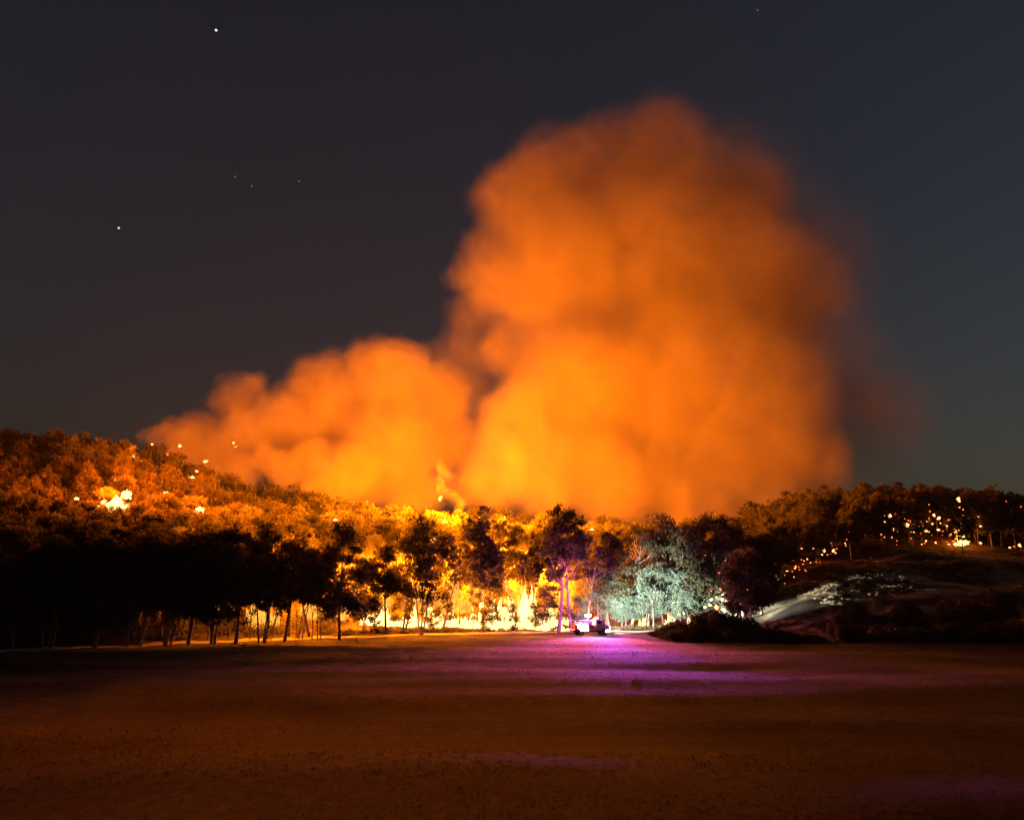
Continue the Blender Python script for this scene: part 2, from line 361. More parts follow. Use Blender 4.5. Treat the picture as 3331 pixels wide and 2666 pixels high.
PROTO = {
 'tall':   [make_tree(11, cb=.50, spread=3.6, ncl=15, r0=.25, leaves=170, cr=1.45), make_tree(12, cb=.58, spread=4.2, ncl=14, lean=(.06, 0), leaves=180, cr=1.4), make_tree(13, cb=.45, spread=3.8, ncl=16, lean=(-.05, 0), leaves=170, cr=1.4)],
 'dense':  [make_tree(21, cb=.30, spread=4.8, ncl=36, leaves=210, stems=2), make_tree(22, cb=.27, spread=4.4, ncl=34, leaves=210), make_tree(23, cb=.34, spread=5.2, ncl=36, leaves=200, stems=3)],
 'spread': [make_tree(31, cb=.52, spread=5.6, ncl=20, fork=.25, stems=2, flat=.5, leaves=170, cr=1.5), make_tree(32, cb=.48, spread=5.4, ncl=18, fork=.28, flat=.5, lean=(.08, 0), leaves=170, cr=1.5)],
 'narrow': [make_tree(41, cb=.45, spread=1.8, ncl=15, cr=1.35, r0=.2), make_tree(42, cb=.30, spread=1.9, ncl=20, cr=1.3, r0=.2)],
 'lean':   [make_tree(51, cb=.55, spread=3.4, ncl=16, lean=(.27, 0), r0=.2, leaves=160, cr=1.4), make_tree(52, cb=.52, spread=3.6, ncl=16, lean=(-.25, .03), r0=.2, leaves=160, cr=1.4)],
 'fork':   [make_tree(61, cb=.5, spread=4.4, ncl=15, stems=4, fork=.2, r0=.30, leaves=160, cr=1.4), make_tree(62, cb=.52, spread=3.8, ncl=13, stems=3, fork=.2, r0=.28, leaves=160, cr=1.4)],
 'canopy': [make_tree(71, cb=.42, spread=5.2, ncl=34, cr=1.9, leaves=200, lsize=(.7, .32)), make_tree(72, cb=.40, spread=5.6, ncl=36, cr=1.9, leaves=190, stems=2, lsize=(.7, .32)),
            make_tree(73, cb=.45, spread=4.6, ncl=28, cr=2.0, leaves=200, lsize=(.7, .32)), make_tree(74, cb=.38, spread=5.9, ncl=36, cr=2.0, leaves=190, stems=2, flat=.55, lsize=(.7, .32))],
 'lite':   [make_tree(101, cb=.40, spread=5.0, ncl=17, cr=2.0, leaves=62, lsize=(1.0, .46)), make_tree(102, cb=.42, spread=5.4, ncl=18, cr=1.9, leaves=62, lsize=(1.0, .46), flat=.55), make_tree(103, cb=.36, spread=4.6, ncl=17, cr=1.9, leaves=62, lsize=(1.0, .46)), make_tree(104, cb=.45, spread=5.0, ncl=16, cr=2.1, leaves=64, lsize=(1.0, .46), flat=.5)],
 'scrub':  [make_tree(91, H=7, cb=.18, spread=1.7, ncl=20, cr=.85, leaves=80, r0=.09, lsize=(.40, .16)), make_tree(92, H=7, cb=.30, spread=2.1, ncl=12, cr=.9, leaves=80, r0=.09, lsize=(.40, .16), stems=2), make_tree(93, H=7, cb=.25, spread=1.5, ncl=10, cr=.8, leaves=80, r0=.08, lsize=(.40, .16), lean=(.12, 0))],
 'pole':   [make_tree(94, H=10, cb=.55, spread=1.5, ncl=11, cr=1.0, leaves=130, r0=.11), make_tree(95, H=10, cb=.5, spread=1.7, ncl=12, cr=1.0, leaves=130, r0=.12, lean=(.09, 0), stems=2)],
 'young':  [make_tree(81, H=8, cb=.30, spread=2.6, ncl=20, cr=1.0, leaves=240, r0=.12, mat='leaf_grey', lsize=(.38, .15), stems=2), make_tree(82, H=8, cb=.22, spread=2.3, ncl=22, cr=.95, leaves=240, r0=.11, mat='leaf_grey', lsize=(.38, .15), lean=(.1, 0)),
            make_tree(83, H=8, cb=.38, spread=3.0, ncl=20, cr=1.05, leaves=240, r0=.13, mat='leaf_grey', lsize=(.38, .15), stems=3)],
}
rnd = random.Random(5)
def put_tree(kind, base, height, label, group=None, idx=None, rz=None, sx=1.0, name='gum_tree'):
    L = PROTO[kind]; tr, cr_, zm = L[rnd.randrange(len(L)) if idx is None else idx]
    s = height / zm
    e = empty(name, base, rnd.uniform(0, 6.28) if rz is None else rz, (s * sx, s * sx, s))
    link('trunk', tr, e); link('crown', cr_, e)
    return tag(e, label, 'tree', group)

# front row, read off the photograph: (column, base row, top row, kind, variant, rotation, widening, label)
FRONT = [
 (45, 2114, 1790, 'dense', 0, .3, 1.1, 'black gum tree crown above the unlit end of the sandy track'),
 (150, 2110, 1735, 'dense', 2, 1.3, 1.1, 'near-black broad gum tree beside the unlit end of the track'),
 (300, 2107, 1722, 'dense', 1, 2.3, 1.2, 'broad dark rounded gum tree with three pale trunks at its foot'),
 (405, 2103, 1738, 'tall', 0, .8, 1.2, 'dark gum tree with a pair of pale crossing trunks below'),
 (455, 2102, 1706, 'dense', 2, 2.9, 1.0, 'dark gum tree rising beside the broad rounded crown'),
 (540, 2098, 1752, 'fork', 0, .2, 1.1, 'shorter forked gum tree in the dark stand of the track'),
 (612, 2096, 1706, 'dense', 1, 4.1, 1.0, 'dark gum tree with a smooth domed crown in the unlit stand'),
 (690, 2094, 1688, 'dense', 0, 5.0, 1.0, 'tallest domed crown of the unlit stand of gums'),
 (765, 2091, 1712, 'tall', 2, 0, 1.1, 'slim gum tree with straight dark trunk before a small orange gap'),
 (850, 2089, 1692, 'dense', 2, .9, .9, 'dark gum tree next to the small orange gap in the stand'),
 (925, 2086, 1730, 'spread', 1, .3, .9, 'spreading gum tree with bare lower limbs over the pale track'),
 (1010, 2072, 1735, 'lean', 1, 0, 1.0, 'gum tree leaning away from the tall dark feathery gum'),
 (1103, 2080, 1672, 'dense', 1, 1.0, .78, 'tall dark feathery gum tree with thick straight trunk on the track'),
 (1185, 2060, 1800, 'dense', 0, 1.9, .9, 'short bushy gum tree beside the brightest end of the flames'),
 (1255, 2058, 1765, 'narrow', 0, 0, 1.2, 'thin gum tree standing in front of the blocky white flames'),
 (1310, 2056, 1705, 'spread', 0, .4, .8, 'open-crowned gum tree with orange sparks showing through its leaves'),
 (1368, 2064, 1666, 'dense', 2, 0, .80, 'tall dark domed gum tree with three stems in the flames'),
 (1440, 2040, 1702, 'lean', 0, .15, 1.0, 'curved leaning gum tree silhouetted against yellow fire'),
 (1500, 2042, 1760, 'tall', 1, 2.0, .9, 'small gum tree behind the curved leaning trunk'),
 (1550, 2042, 1640, 'narrow', 1, .5, 1.1, 'very narrow tall gum tree like a column above the flames'),
 (1602, 2042, 1825, 'dense', 1, .5, .8, 'low rounded gum tree in front of the hottest flames'),
 (1648, 2040, 1692, 'tall', 0, 1.0, 1.0, 'gum tree with a round clump at its crown over the hottest flames'),
 (1695, 2040, 1690, 'spread', 1, 2.6, .7, 'gum tree with two separate leaf clumps over the tallest flame'),
 (1732, 2042, 1722, 'fork', 1, .6, 1.0, 'gum tree forking low into several bare stems in the fire'),
 (1770, 2044, 1765, 'tall', 2, 4.0, .9, 'slender gum tree at the end of the yellow flames'),
 (1815, 2056, 1630, 'tall', 1, 0, 1.0, 'tallest front gum tree with open clumped crown and pale foot'),
 (1858, 2056, 1655, 'tall', 0, 2.2, .9, 'gum tree sharing its crown with the tallest open gum'),
 (1905, 2046, 1755, 'tall', 2, 1.4, 1.1, 'maroon-lit gum tree rising behind the fire truck'),
 (1975, 2040, 1712, 'dense', 0, 2.0, .9, 'plum-coloured broad gum crown above the leaning white sapling'),
 (2060, 2036, 1692, 'spread', 0, 1.1, 1.0, 'plum-coloured gum tree behind the grey-green saplings'),
 (2165, 2030, 1664, 'dense', 2, .4, .95, 'high-domed maroon gum tree above the pale upright trunks'),
 (2240, 2026, 1700, 'spread', 1, 3.3, .9, 'maroon gum tree with rounded lobes beside the high dome'),
 (2320, 2020, 1660, 'dense', 1, 2.4, 1.2, 'very broad dark maroon gum tree with one pale sunken branch'),
 (2400, 2008, 1690, 'dense', 0, 5.4, 1.1, 'dark maroon gum tree shouldering down to the ember line'),
 (2475, 1996, 1735, 'canopy', 1, 1.2, .9, 'dark gum tree where the ember line starts up the slope'),
]
for px, by, ty, kind, idx, rz, sx, lab in FRONT:
    b = hit(px, by); top = pt(px, ty, b[1]); put_tree(kind, b, top[2] - b[2], lab, 'gum trees along the edge of the paddock', idx, rz, sx)
# young trees and saplings picked out by the truck's lamps
YOUNG = [
 (1872, 2047, 1930, 0, 'low grey-green sapling beside the pink-lit trunks'),
 (1950, 2044, 1842, 2, 'grey-green young gum with drooping crown above the truck'),
 (2015, 2042, 1860, 0, 'teal-lit young gum with the widest hanging crown'),
 (2052, 2040, 1905, 1, 'small teal-lit young gum at the end of the lit grass'),
 (2128, 2040, 1822, 2, 'pale-lit young gum with thin upright twin trunks'),
 (2165, 2042, 1872, 0, 'teal-lit young gum behind the twin pale trunks'),
 (2228, 2036, 1880, 1, 'bushy lit young gum beside the leaning pale stem'),
 (1992, 2043, 1895, 1, 'small mint-lit young gum close in front of the truck lamps'),
 (2098, 2040, 1880, 0, 'mint-lit young gum between the widest crown and the twin trunks'),
 (2200, 2038, 1842, 2, 'three-stemmed lit young gum beside the bushy one'),
 (2335, 2022, 1870, 1, 'outermost lit young gum before the ember cluster'),
 (2272, 2030, 1818, 0, 'tallest lit young gum with foliage to the ground'),
 (2398, 2000, 1848, 1, 'lone slim grey-green sapling among the embers'),
]
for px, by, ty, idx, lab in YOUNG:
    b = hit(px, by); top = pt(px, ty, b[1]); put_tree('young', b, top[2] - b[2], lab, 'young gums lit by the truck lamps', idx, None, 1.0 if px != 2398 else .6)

# forest on the slopes behind: the nearer trees singly, the far canopy as one mass
def forest():
    r = random.Random(77); pts = []; cell = {}
    for _ in range(60000):
        if len(pts) > 860: break
        u = r.uniform(-.63, .63); Y = math.sqrt(r.uniform(95 ** 2, 276 ** 2)); X = u * Y
        fs = float(forest_start(u))
        if Y < fs + (36 if -.25 < u < .10 else 14 if u < .25 else 1): continue
        k = (int(X // 6), int(Y // 6))
        if any((X - a) ** 2 + (Y - b) ** 2 < 5.6 ** 2 for i in (-1, 0, 1) for j in (-1, 0, 1) for a, b in cell.get((k[0] + i, k[1] + j), ())): continue
        cell.setdefault(k, []).append((X, Y)); pts.append((X, Y))
    pts.sort(key=lambda p: p[1] - .35 * float(forest_start(p[0] / p[1])))
    big = slope_hit(372, 1662, 8.0); fs0 = lambda u: float(forest_start(u)); far = []
    for n, (X, Y) in enumerate(pts):
        u = X / Y; t = min(1, max(0, (Y - fs0(u)) / 60)); h = r.uniform(9.5, 13.5) * (1 - t) + r.uniform(7.0, 11.0) * t; sx = r.uniform(.72, 1.0)
        if n >= 255: far.append((X, Y, h, sx)); continue
        if u < -.2:
            grp = 'trees on the burning hillside'; near = math.hypot(X - big[0], Y - big[1])
            lab = ('gum tree glowing close around the large white-hot crown fire' if near < 17 else 'dim gum tree low on the hillside just above the unlit stand' if Y < 150
                   else 'gum tree in the orange-lit canopy of the steep burning hillside')
        elif u < .24:
            grp = 'trees below the smoke column'
            lab = 'gum tree standing in the smoke right behind the line of flames' if Y < 188 else 'gum tree in the glowing canopy between the flames and the ridge top'
        else:
            grp = 'trees on the smouldering ridge'
            lab = 'dark gum tree among the embers at the edge of the grassy slope' if Y < fs0(u) + 10 else 'dark gum tree on the smouldering ridge behind the ember line'
        put_tree('canopy', (X, Y, g1(X, Y)), h, lab, grp, None, None, sx)
    src = []
    for tr, cr_, zm in PROTO['lite']:
        co = np.empty(3 * len(cr_.vertices), np.float32); cr_.vertices.foreach_get('co', co); src.append((co.reshape(-1, 3), zm))
    out = []; mb = MB()
    for X, Y, h, sx in far:
        co, zm = src[r.randrange(len(src))]; k = h / zm; a = r.uniform(0, 6.28); ca, sa = math.cos(a) * k * sx, math.sin(a) * k * sx; z = g1(X, Y)
        out.append(np.stack([X + co[:, 0] * ca - co[:, 1] * sa, Y + co[:, 0] * sa + co[:, 1] * ca, z + co[:, 2] * k], 1))
        mb.tube([(X, Y, z - .5), (X + .2, Y, z + h * .4), (X, Y + .2, z + h * .8)], [.16, .12, .05], 5, False)
    v = np.concatenate(out); n = len(v) // 4; nt = len(mb.v)
    me = bpy.data.meshes.new('distant_forest'); me.vertices.add(len(v)); me.vertices.foreach_set('co', v.astype(np.float32).ravel())
    me.loops.add(4 * n); me.loops.foreach_set('vertex_index', np.arange(4 * n, dtype=np.int32))
    me.polygons.add(n); me.polygons.foreach_set('loop_start', np.arange(0, 4 * n, 4, dtype=np.int32)); me.polygons.foreach_set('loop_total', np.full(n, 4, dtype=np.int32))
    me.update(calc_edges=True); me.materials.append(M['leaf']); o = tag(link('distant_forest', me), kind='stuff')
    tag(mb.build('distant_trunks', M['bark']), kind='stuff')
forest()

# ------------------------------------------------------------------ shrubs
def make_shrub(seed, w=2.6, h=2.4, n=16, mat='leaf_dark'):
    rng = np.random.default_rng(seed); mb = MB(); cl = []
    for i in range(n):
        a = rng.uniform(0, 6.28); q = math.sqrt(rng.uniform(0, 1)); zt = h * (1 - .75 * q * q) * rng.uniform(.55, .92)
        p = np.array([w * q * math.cos(a), w * q * math.sin(a), max(.35, zt)])
        mb.tube([(p[0] * .1, p[1] * .1, -.2), p * .55 + np.array([0, 0, .1]), p], [.05, .035, .012], 5, False)
        cl.append((p, (.85, .85, .62), 330)); cl.append((p * .75, (.8, .8, .6), 180))
    return mesh_from('stem', mb.v, mb.f, M['bark'], True), leaf_mesh('foliage', cl, M[mat], rng, (.30, .14), .3)
SHR = [make_shrub(3, 2.6, 2.4, 20, 'leaf'), make_shrub(4, 3.0, 2.2, 22, 'leaf'), make_shrub(5, 2.3, 2.7, 19, 'leaf')]
def put_shrub(px, by, ty, wpx, lab, grp, i):
    b = hit(px, by); h = pt(px, ty, b[1])[2] - b[2]; st, fo = SHR[i % 3]
    e = empty('shrub', b, i * 1.7, (wpx * mpp(b[1]) / 5.6, wpx * mpp(b[1]) / 5.6, h / 2.7))
    link('stem', st, e); link('foliage', fo, e); tag(e, lab, 'shrub', grp)
for i, (px, by, ty, w, lab) in enumerate([
    (2170, 2078, 2035, 120, 'low purple-lit shrub at the end of the lit track'),
    (2235, 2080, 2000, 150, 'purple-lit rounded shrub rising towards the tallest mound'),
    (2320, 2084, 1976, 190, 'tallest purple-lit shrub of the mounded clump'),
    (2400, 2084, 1992, 170, 'purple-lit shrub on the far shoulder of the mound'),
    (2480, 2086, 2030, 140, 'maroon shrub sloping down from the mounded clump'),
    (2560, 2088, 2052, 110, 'low maroon shrub below the pale sandy slope'),
    (2640, 2089, 2058, 100, 'lowest maroon shrub at the foot of the pale slope')]):
    put_shrub(px, by, ty, w, lab, 'shrubs in the purple-lit clump', i)
for i, (px, by, ty, w) in enumerate([(2735, 2086, 1985, 80), (2775, 2084, 2020, 110), (2830, 2082, 2040, 150), (2920, 2080, 2030, 190), (3010, 2080, 2035, 180), (3100, 2081, 2020, 190), (3190, 2080, 2030, 200), (3280, 2080, 2010, 200), (3345, 2078, 2000, 150), (2880, 2050, 2000, 160), (3060, 2045, 1985, 180),
                                     (2780, 2040, 1945, 120), (2960, 2035, 1950, 130), (3130, 2030, 1925, 140), (3250, 2020, 1905, 140)]):
    put_shrub(px, by, ty, w, 'unlit black shrub in the gully below the ember ridge', 'shrubs in the dark gully', i)

# scrubby saplings standing in front of and among the flames
ur = random.Random(31)
for i, (px, by, ty) in enumerate([(1215, 2052, 1930), (1280, 2050, 1900), (1325, 2050, 1860), (1400, 2052, 1930), (1455, 2046, 1900), (1530, 2048, 1890), (1585, 2054, 1930), (1635, 2050, 1905), (1675, 2052, 1960), (1760, 2050, 1900), (1805, 2050, 1880), (1160, 2056, 1890), (1070, 2062, 1900)]):
    b = hit(px, by); put_tree('scrub', b, pt(px, ty, b[1])[2] - b[2], 'scrubby dark sapling standing in front of the line of flames', 'saplings before the flames', i % 3, None, ur.uniform(.7, 1.2), 'sapling')
for i in range(26):
    px = 370 + 26 * i + ur.uniform(-9, 9); b = hit(px, 2100 - (px - 370) * .03); b[1] += ur.uniform(1.5, 9); b = np.array([b[0], b[1], g1(b[0], b[1])])
    put_tree('pole', b, ur.uniform(7, 12), 'slender pale-stemmed gum in the unlit stand', 'slender gums in the unlit stand', i % 2, None, ur.uniform(.8, 1.1))
for i in range(12):
    px = -30 + 46 * i + ur.uniform(-12, 12); b = hit(px, 2112 - px * .035); b[1] += ur.uniform(8, 15); b = np.array([b[0], b[1], g1(b[0], b[1])])
    put_tree('dense', b, ur.uniform(10.5, 13.5), 'dark gum tree filling the shade behind the unlit stand', 'gums behind the unlit stand', i % 3, None, ur.uniform(.9, 1.15))
def undergrowth():
    rng = np.random.default_rng(8); cl = []
    for i in range(620):
        u = rng.uniform(-.64, .22) ; ye = float(yedge(u)); left = u < -.19
        Y = ye + (rng.uniform(5.6, 20) if left else rng.uniform(4.9, 8)); X = u * Y; h = rng.uniform(.5, 2.0) if left else rng.uniform(.25, .8)
        cl.append(((X, Y, g1(X, Y) + h * .45), (.5 + h * .35, .5 + h * .35, h * .55), int(30 + 45 * h)))
    tag(link('undergrowth', leaf_mesh('undergrowth', cl, M['leaf'], rng, (.32, .10), -.6)), kind='stuff')
    cl = []
    for i in range(4600):
        u = rng.uniform(.20, .62); ye = float(yedge(u)); fs = float(forest_start(u)); 
        if fs < ye + 6: continue
        Y = ye + 1 + (fs - ye) * rng.uniform(0, 1); X = u * Y; nz_ = mnoise.noise(Vector((X * .06, Y * .12, 3)))
        if nz_ + rng.normal() * .15 < -.02: continue
        h = rng.uniform(.15, .55); cl.append(((X, Y, g1(X, Y) + h * .4), (.7, .7, h * .5), 26))
    M['straw'] = mat_leaf('straw', (.13, .11, .065), (.32, .28, .18), .3)
    tag(link('tussock_grass', leaf_mesh('tussock_grass', cl, M['straw'], rng, (.40, .08), -.9)), kind='stuff')
undergrowth()

# ------------------------------------------------------------------ fire
def make_flames(seed, n=7, w=1.6, h=4.0, thin=1.0, wide=1.0, loft=0.0, mat='flame'):
    """one fire: a base of merged tongues; returns list of tongue meshes"""
    rng = np.random.default_rng(seed); out = []
    for t in range(n):
        hh = h * rng.uniform(.28, .9) * (1.4 if t == 0 else 1); r0 = w * rng.uniform(.16, .36) * thin; ox, oy = rng.normal(size=2) * w * .5 * wide if t else (0, 0)
        oz = rng.uniform(0, 1) ** 1.5 * loft; nr, ns = 11, 9; v, f, heat = [], [], []; ph = rng.uniform(0, 6.28, 4)
        for i in range(nr):
            q = i / (nr - 1); rad = r0 * (math.sin(math.pi * min(1, .22 + q * .78)) ** .8 + .02) * (1 - .35 * q)
            cx_ = ox + (.25 * math.sin(q * 4.5 + ph[0]) * q + .12 * math.sin(q * 11 + ph[2]) * q) * r0 * 2.2; cy_ = oy + .25 * math.sin(q * 5 + ph[1]) * q * r0 * 2
            for k in range(ns):
                a_ = 2 * math.pi * k / ns; rr = rad * (1 + .28 * math.sin(2 * a_ + ph[3] + q * 5) + .15 * rng.normal() * q)
                v.append((cx_ + rr * math.cos(a_), cy_ + rr * math.sin(a_), -.15 + oz + q * hh + .05 * rng.normal())); heat.append(q)
        for i in range(nr - 1):
            for k in range(ns):
                k2 = (k + 1) % ns; f.append((i * ns + k, i * ns + k2, (i + 1) * ns + k2, (i + 1) * ns + k))
        f.append(tuple(range(ns))[::-1]); f.append(tuple((nr - 1) * ns + k for k in range(ns)))
        me = mesh_from('flame', v, f, M[mat], True)
        at = me.attributes.new('heat', 'FLOAT', 'POINT'); at.data.foreach_set('value', np.array(heat, np.float32)); out.append(me)
    return out
FL = [make_flames(s, n=8 + s % 3) for s in (1, 2, 3, 4, 5)]
FLC = [make_flames(20 + s, n=16, h=2.0, thin=1.15, wide=1.15, loft=1.5) for s in range(3)]
FLD = [make_flames(40 + s, n=10, mat='flame_deep', wide=1.2) for s in range(3)]
FIRE_COL = (1.0, .19, .002)
def fire(base, w, h, lab, grp, i, power=0, lz=None, col=FIRE_COL, rad=1.2, crown=False, deep=False):
    e = empty('ground_fire', base, i * 2.1, (w / 3.0, w / 3.0, h / 4.6))
    for me in (FLC[i % 3] if crown else FLD[i % 3] if deep else FL[i % 5]): link('flame', me, e)
    if power:
        L = bpy.data.lights.new('fire_glow', 'POINT'); L.energy = power; L.color = col; L.shadow_soft_size = rad
        o = link('fire_glow', L, e); o.location = (0, 0, (lz if lz else h * .6) / (h / 4.6))
    return tag(e, lab, 'fire', grp)
GF = 'flames in the burning undergrowth'
FIRES = [  # column, base row, height px, width px, light power
 (1200, 2028, 55, 55, 0, 'squat white-hot fire at the end of the flame line by the bushy gum'),
 (1245, 2024, 75, 60, 22000, 'blocky white-hot fire behind the thin gum tree'),
 (1292, 2026, 48, 60, 0, 'low yellow fire between the blocky fire and the open-crowned gum'),
 (1350, 2028, 55, 45, 0, 'small yellow fire beside the three-stemmed gum'),
 (1396, 2028, 95, 40, 22000, 'narrow upright fire between the stems of the domed gum'),
 (1432, 2030, 45, 50, 0, 'low white fire at the foot of the curved trunk'),
 (1476, 2034, 55, 55, 0, 'broad white fire just beside the curved leaning trunk'),
 (1515, 2036, 50, 60, 0, 'low yellow-white fire below the column-like gum'),
 (1562, 2040, 95, 70, 26000, 'tall yellow fire behind the low rounded gum'),
 (1608, 2050, 105, 75, 0, 'white-hot leaping fire at the very edge of the track'),
 (1662, 2046, 150, 75, 30000, 'big yellow fire with a tall tongue beside the forking gum'),
 (1702, 2042, 180, 60, 0, 'tallest yellow tongue of the fire line'),
 (1748, 2042, 85, 70, 20000, 'white fire at the foot of the low-forking gum'),
 (1792, 2040, 85, 65, 0, 'yellow fire beyond the forking gum'),
 (1828, 2036, 60, 50, 0, 'last low yellow fire before the pink-lit trunks'),
 (2092, 2036, 45, 30, 0, 'small orange fire behind the pale twin trunks'),
 (2178, 2030, 40, 35, 1500, 'small orange fire between the lit young gums'),
 (2245, 2026, 30, 25, 0, 'tiny orange fire at the edge of the purple shrubs'),
]
for i, (px, by, h, w, pw, lab) in enumerate(FIRES):
    b = hit(px, by); k = mpp(b[1]); fire(b, w * k, h * k, lab, GF, i, pw, max(2.2, h * k * .6))
for i, px in enumerate(range(1205, 1850, 34)):
    b = hit(px + (i * 37) % 13, 2033 + 14 * (px - 1200) / 650 + (i * 29) % 7); k = mpp(b[1]); fire(b, 58 * k, (26 + (i * 17) % 16) * k, 'low running flame in the burning grass strip before the gums', 'low flames in the grass strip', i, 0)
# fires deeper in the trees, seen through the stand
for i, (px, Y, h, w, pw, lab) in enumerate([
 (1030, 136, 6, 6, 110000, 'deep orange fire glowing behind the tall feathery gum'),
 (1180, 142, 6.5, 7, 130000, 'deep fire in the undergrowth behind the short bushy gum'),
 (1330, 150, 8, 8, 130000, 'deep fire in the undergrowth behind the domed three-stem gum'),
 (1480, 152, 8, 8, 140000, 'deep fire in the undergrowth behind the curved trunk'),
 (1640, 155, 9, 8, 150000, 'deep fire in the undergrowth behind the tallest flames'),
 (1790, 157, 7.5, 7, 90000, 'deep fire in the undergrowth behind the tallest open gum'),
 (650, 124, 6, 4, 40000, 'small deep fire glimpsed through the unlit stand'),
 (850, 122, 6, 4, 40000, 'deep fire behind the spreading gum at the end of the unlit stand')]):
    b = col_at(px, Y); fire(b, w, h, lab, 'deeper fires in the forest', i, pw, 8.0, rad=2.0, deep=True)
RED_FIRE = (1.0, .12, .002)
# fires in the crowns on the burning hillside and below the smoke
for i, (px, py, h, w, pw, lz, lab) in enumerate([
 (372, 1662, 4.2, 3.0, 110000, 5, 'large white-hot crown fire low on the burning hillside'),
 (412, 1622, 2.6, 1.4, 0, 9, 'yellow tongue climbing from the large hillside crown fire'),
 (385, 1572, 2.0, 1.1, 50000, 5, 'round white crown fire in mid slope of the burning hillside'),
 (430, 1495, 2.4, 1.2, 18000, 5, 'white crown fire high on the burning hillside'),
 (250, 1625, .7, .6, 7000, 5, 'tiny crown fire towards the unlit shoulder of the hillside'),
 (540, 1605, .9, .7, 80000, 6, 'tiny crown fire between the white fires and the smoke bank'),
 (625, 1555, 1.0, .7, 45000, 6, 'tiny crown fire beside the smoke on the burning hillside'),
 (650, 1668, 2.0, 1.4, 80000, 6, 'yellow crown fire at the foot of the low smoke bank')]):
    b = slope_hit(px, py, 7.5); fire(b, w, h, lab, 'crown fires on the burning hillside', i, pw, lz, RED_FIRE, 2.0, True)
for i, (px, py, h, w, pw, lz, lab) in enumerate([
 (820, 1690, 1.2, .9, 70000, 7, 'crown fire below the low smoke bank'),
 (1080, 1695, 1.2, .9, 120000, 7, 'crown fire below the gap between the smoke plumes'),
 (1290, 1690, 1.2, .9, 150000, 7, 'crown fire beyond the domed three-stem gum'),
 (1440, 1672, 1.6, 1.1, 340000, 8, 'crown fire below the wisp of smoke'),
 (1540, 1672, 1.8, 1.4, 440000, 8, 'crown fire at the bright root of the smoke column'),
 (1690, 1690, 1.2, .9, 380000, 8, 'crown fire below the middle of the smoke column'),
 (1930, 1700, 1.0, .8, 90000, 8, 'crown fire below the ruddy flank of the smoke column')]):
    b = slope_hit(px, py, 7.5); b = col_at(px, min(b[1], 226.0)) + [0, 0, 7.5]; fire(b, w, h, lab, 'crown fires below the smoke', i, pw, lz, rad=2.5, crown=True)
# the fire on the grassy ridge
b = hit(3128, 1776); fire(b, 3.2, 2.2, 'bright yellow grass fire on the crest of the ember ridge', 'fires on the ember ridge', 1, 5000, 2.5, crown=True)
b = hit(3130, 1745); fire(b, 1.1, 3.6, 'upright orange flame climbing above the crest fire', 'fires on the ember ridge', 3)

# ------------------------------------------------------------------ embers
def make_ember(seed):
    rng = np.random.default_rng(seed); bm = bmesh.new(); bmesh.ops.create_icosphere(bm, subdivisions=2, radius=1)
    ph = rng.uniform(0, 6, 3)
    for v in bm.verts: v.co *= 1 + .35 * math.sin(3 * v.co.x + ph[0]) + .3 * math.sin(4 * v.co.z + ph[1]) + .2 * math.sin(6 * v.co.y + ph[2]) + .12 * rng.normal()
    me = bpy.data.meshes.new('ember'); bm.to_mesh(me); bm.free(); return me
EM = []
for s in range(6):
    me = make_ember(s); me.materials.append(M['ember'] if s < 3 else M['ember_dim']); EM.append(me)
E5 = [(880,562),(688,595),(650,668),(720,672),(675,702),(635,702),(478,740),(548,762),(590,757),(620,757),(570,655),(480,655),(515,825),(465,815),(432,805),(370,825),(282,825),(205,795),(240,780),(175,825),(175,870),(130,915),(65,935),(70,965),(60,1010),(100,1015),(155,965),(190,965),(233,960),(288,922),(352,918),(200,912),(1145,410),(1185,400),(1215,412),(1245,382),(1108,455),(1165,465),(1165,512),(1160,572),(1080,550),(1280,480),(1300,450),(1440,327),(1447,377),(1475,405),(1440,430),(1510,430),(1525,465),(1590,440),(1620,470),(1575,487),(1465,470),(1400,480),(1440,450),(1380,545),(1412,525),(1440,530),(1510,515),(1545,525),(1490,612),(1325,533),(1640,530),(1610,515),(1597,557),(1575,605),(1660,287),(1668,345),(1695,365),(1697,405),(1752,435),(1812,418),(1828,487),(1680,470),(2080,640),(2120,632),(2050,648),(1830,615),(2022,302),(2132,340),(1365,405)]
BIG5 = {(1145,410),(1165,512),(1280,480),(1510,430),(1510,515),(1660,287),(1752,435),(2120,632),(233,960),(650,668),(1640,530),(288,922),(720,672)}
E4 = [(1215,1280),(1385,1210),(1515,1150),(1575,1130),(1645,1155),(1705,1178),(1585,1075),(1690,1075),(1720,1100),(1695,1025),(1740,1040),(1678,970),(1580,990),(1670,810),(1730,690),(1520,633),(1113,850),(960,905),(937,1003),(1205,1103),(1870,1118),(1310,1215),(1270,1220),(1635,1050),(1760,1095)]
emb = [(2400 + x * .432, 1500 + y * .432, (x, y) in BIG5) for x, y in E5]
emb4 = [(1800 + x * .3247, 1600 + y * .3247, k in (0, 4, 5)) for k, (x, y) in enumerate(E4)]
er = random.Random(9)
def put_ember(px, py, Y, r, lab, grp, i):
    o = link('ember', EM[i], None, pt(px, py, Y)); s = r * mpp(Y)
    o.scale = (s * er.uniform(.7, 1.6), s, s * er.uniform(.6, 1.5)); o.rotation_euler = (er.uniform(-.4, .4), er.uniform(-.4, .4), er.uniform(0, 6)); tag(o, lab, 'ember', grp)
for px, py, big in emb:
    hp = hit(px, py); u = hp[0] / hp[1]; Y = min(hp[1], float(forest_start(u)) + 2.0) - .3
    put_ember(px, py, Y, 4.4 if big else er.choice([1.6, 2.2, 2.4, 3.0]), 'glowing ember on the burnt trunks along the ember ridge', 'embers along the ember ridge', er.randrange(6) if not big else er.randrange(3))
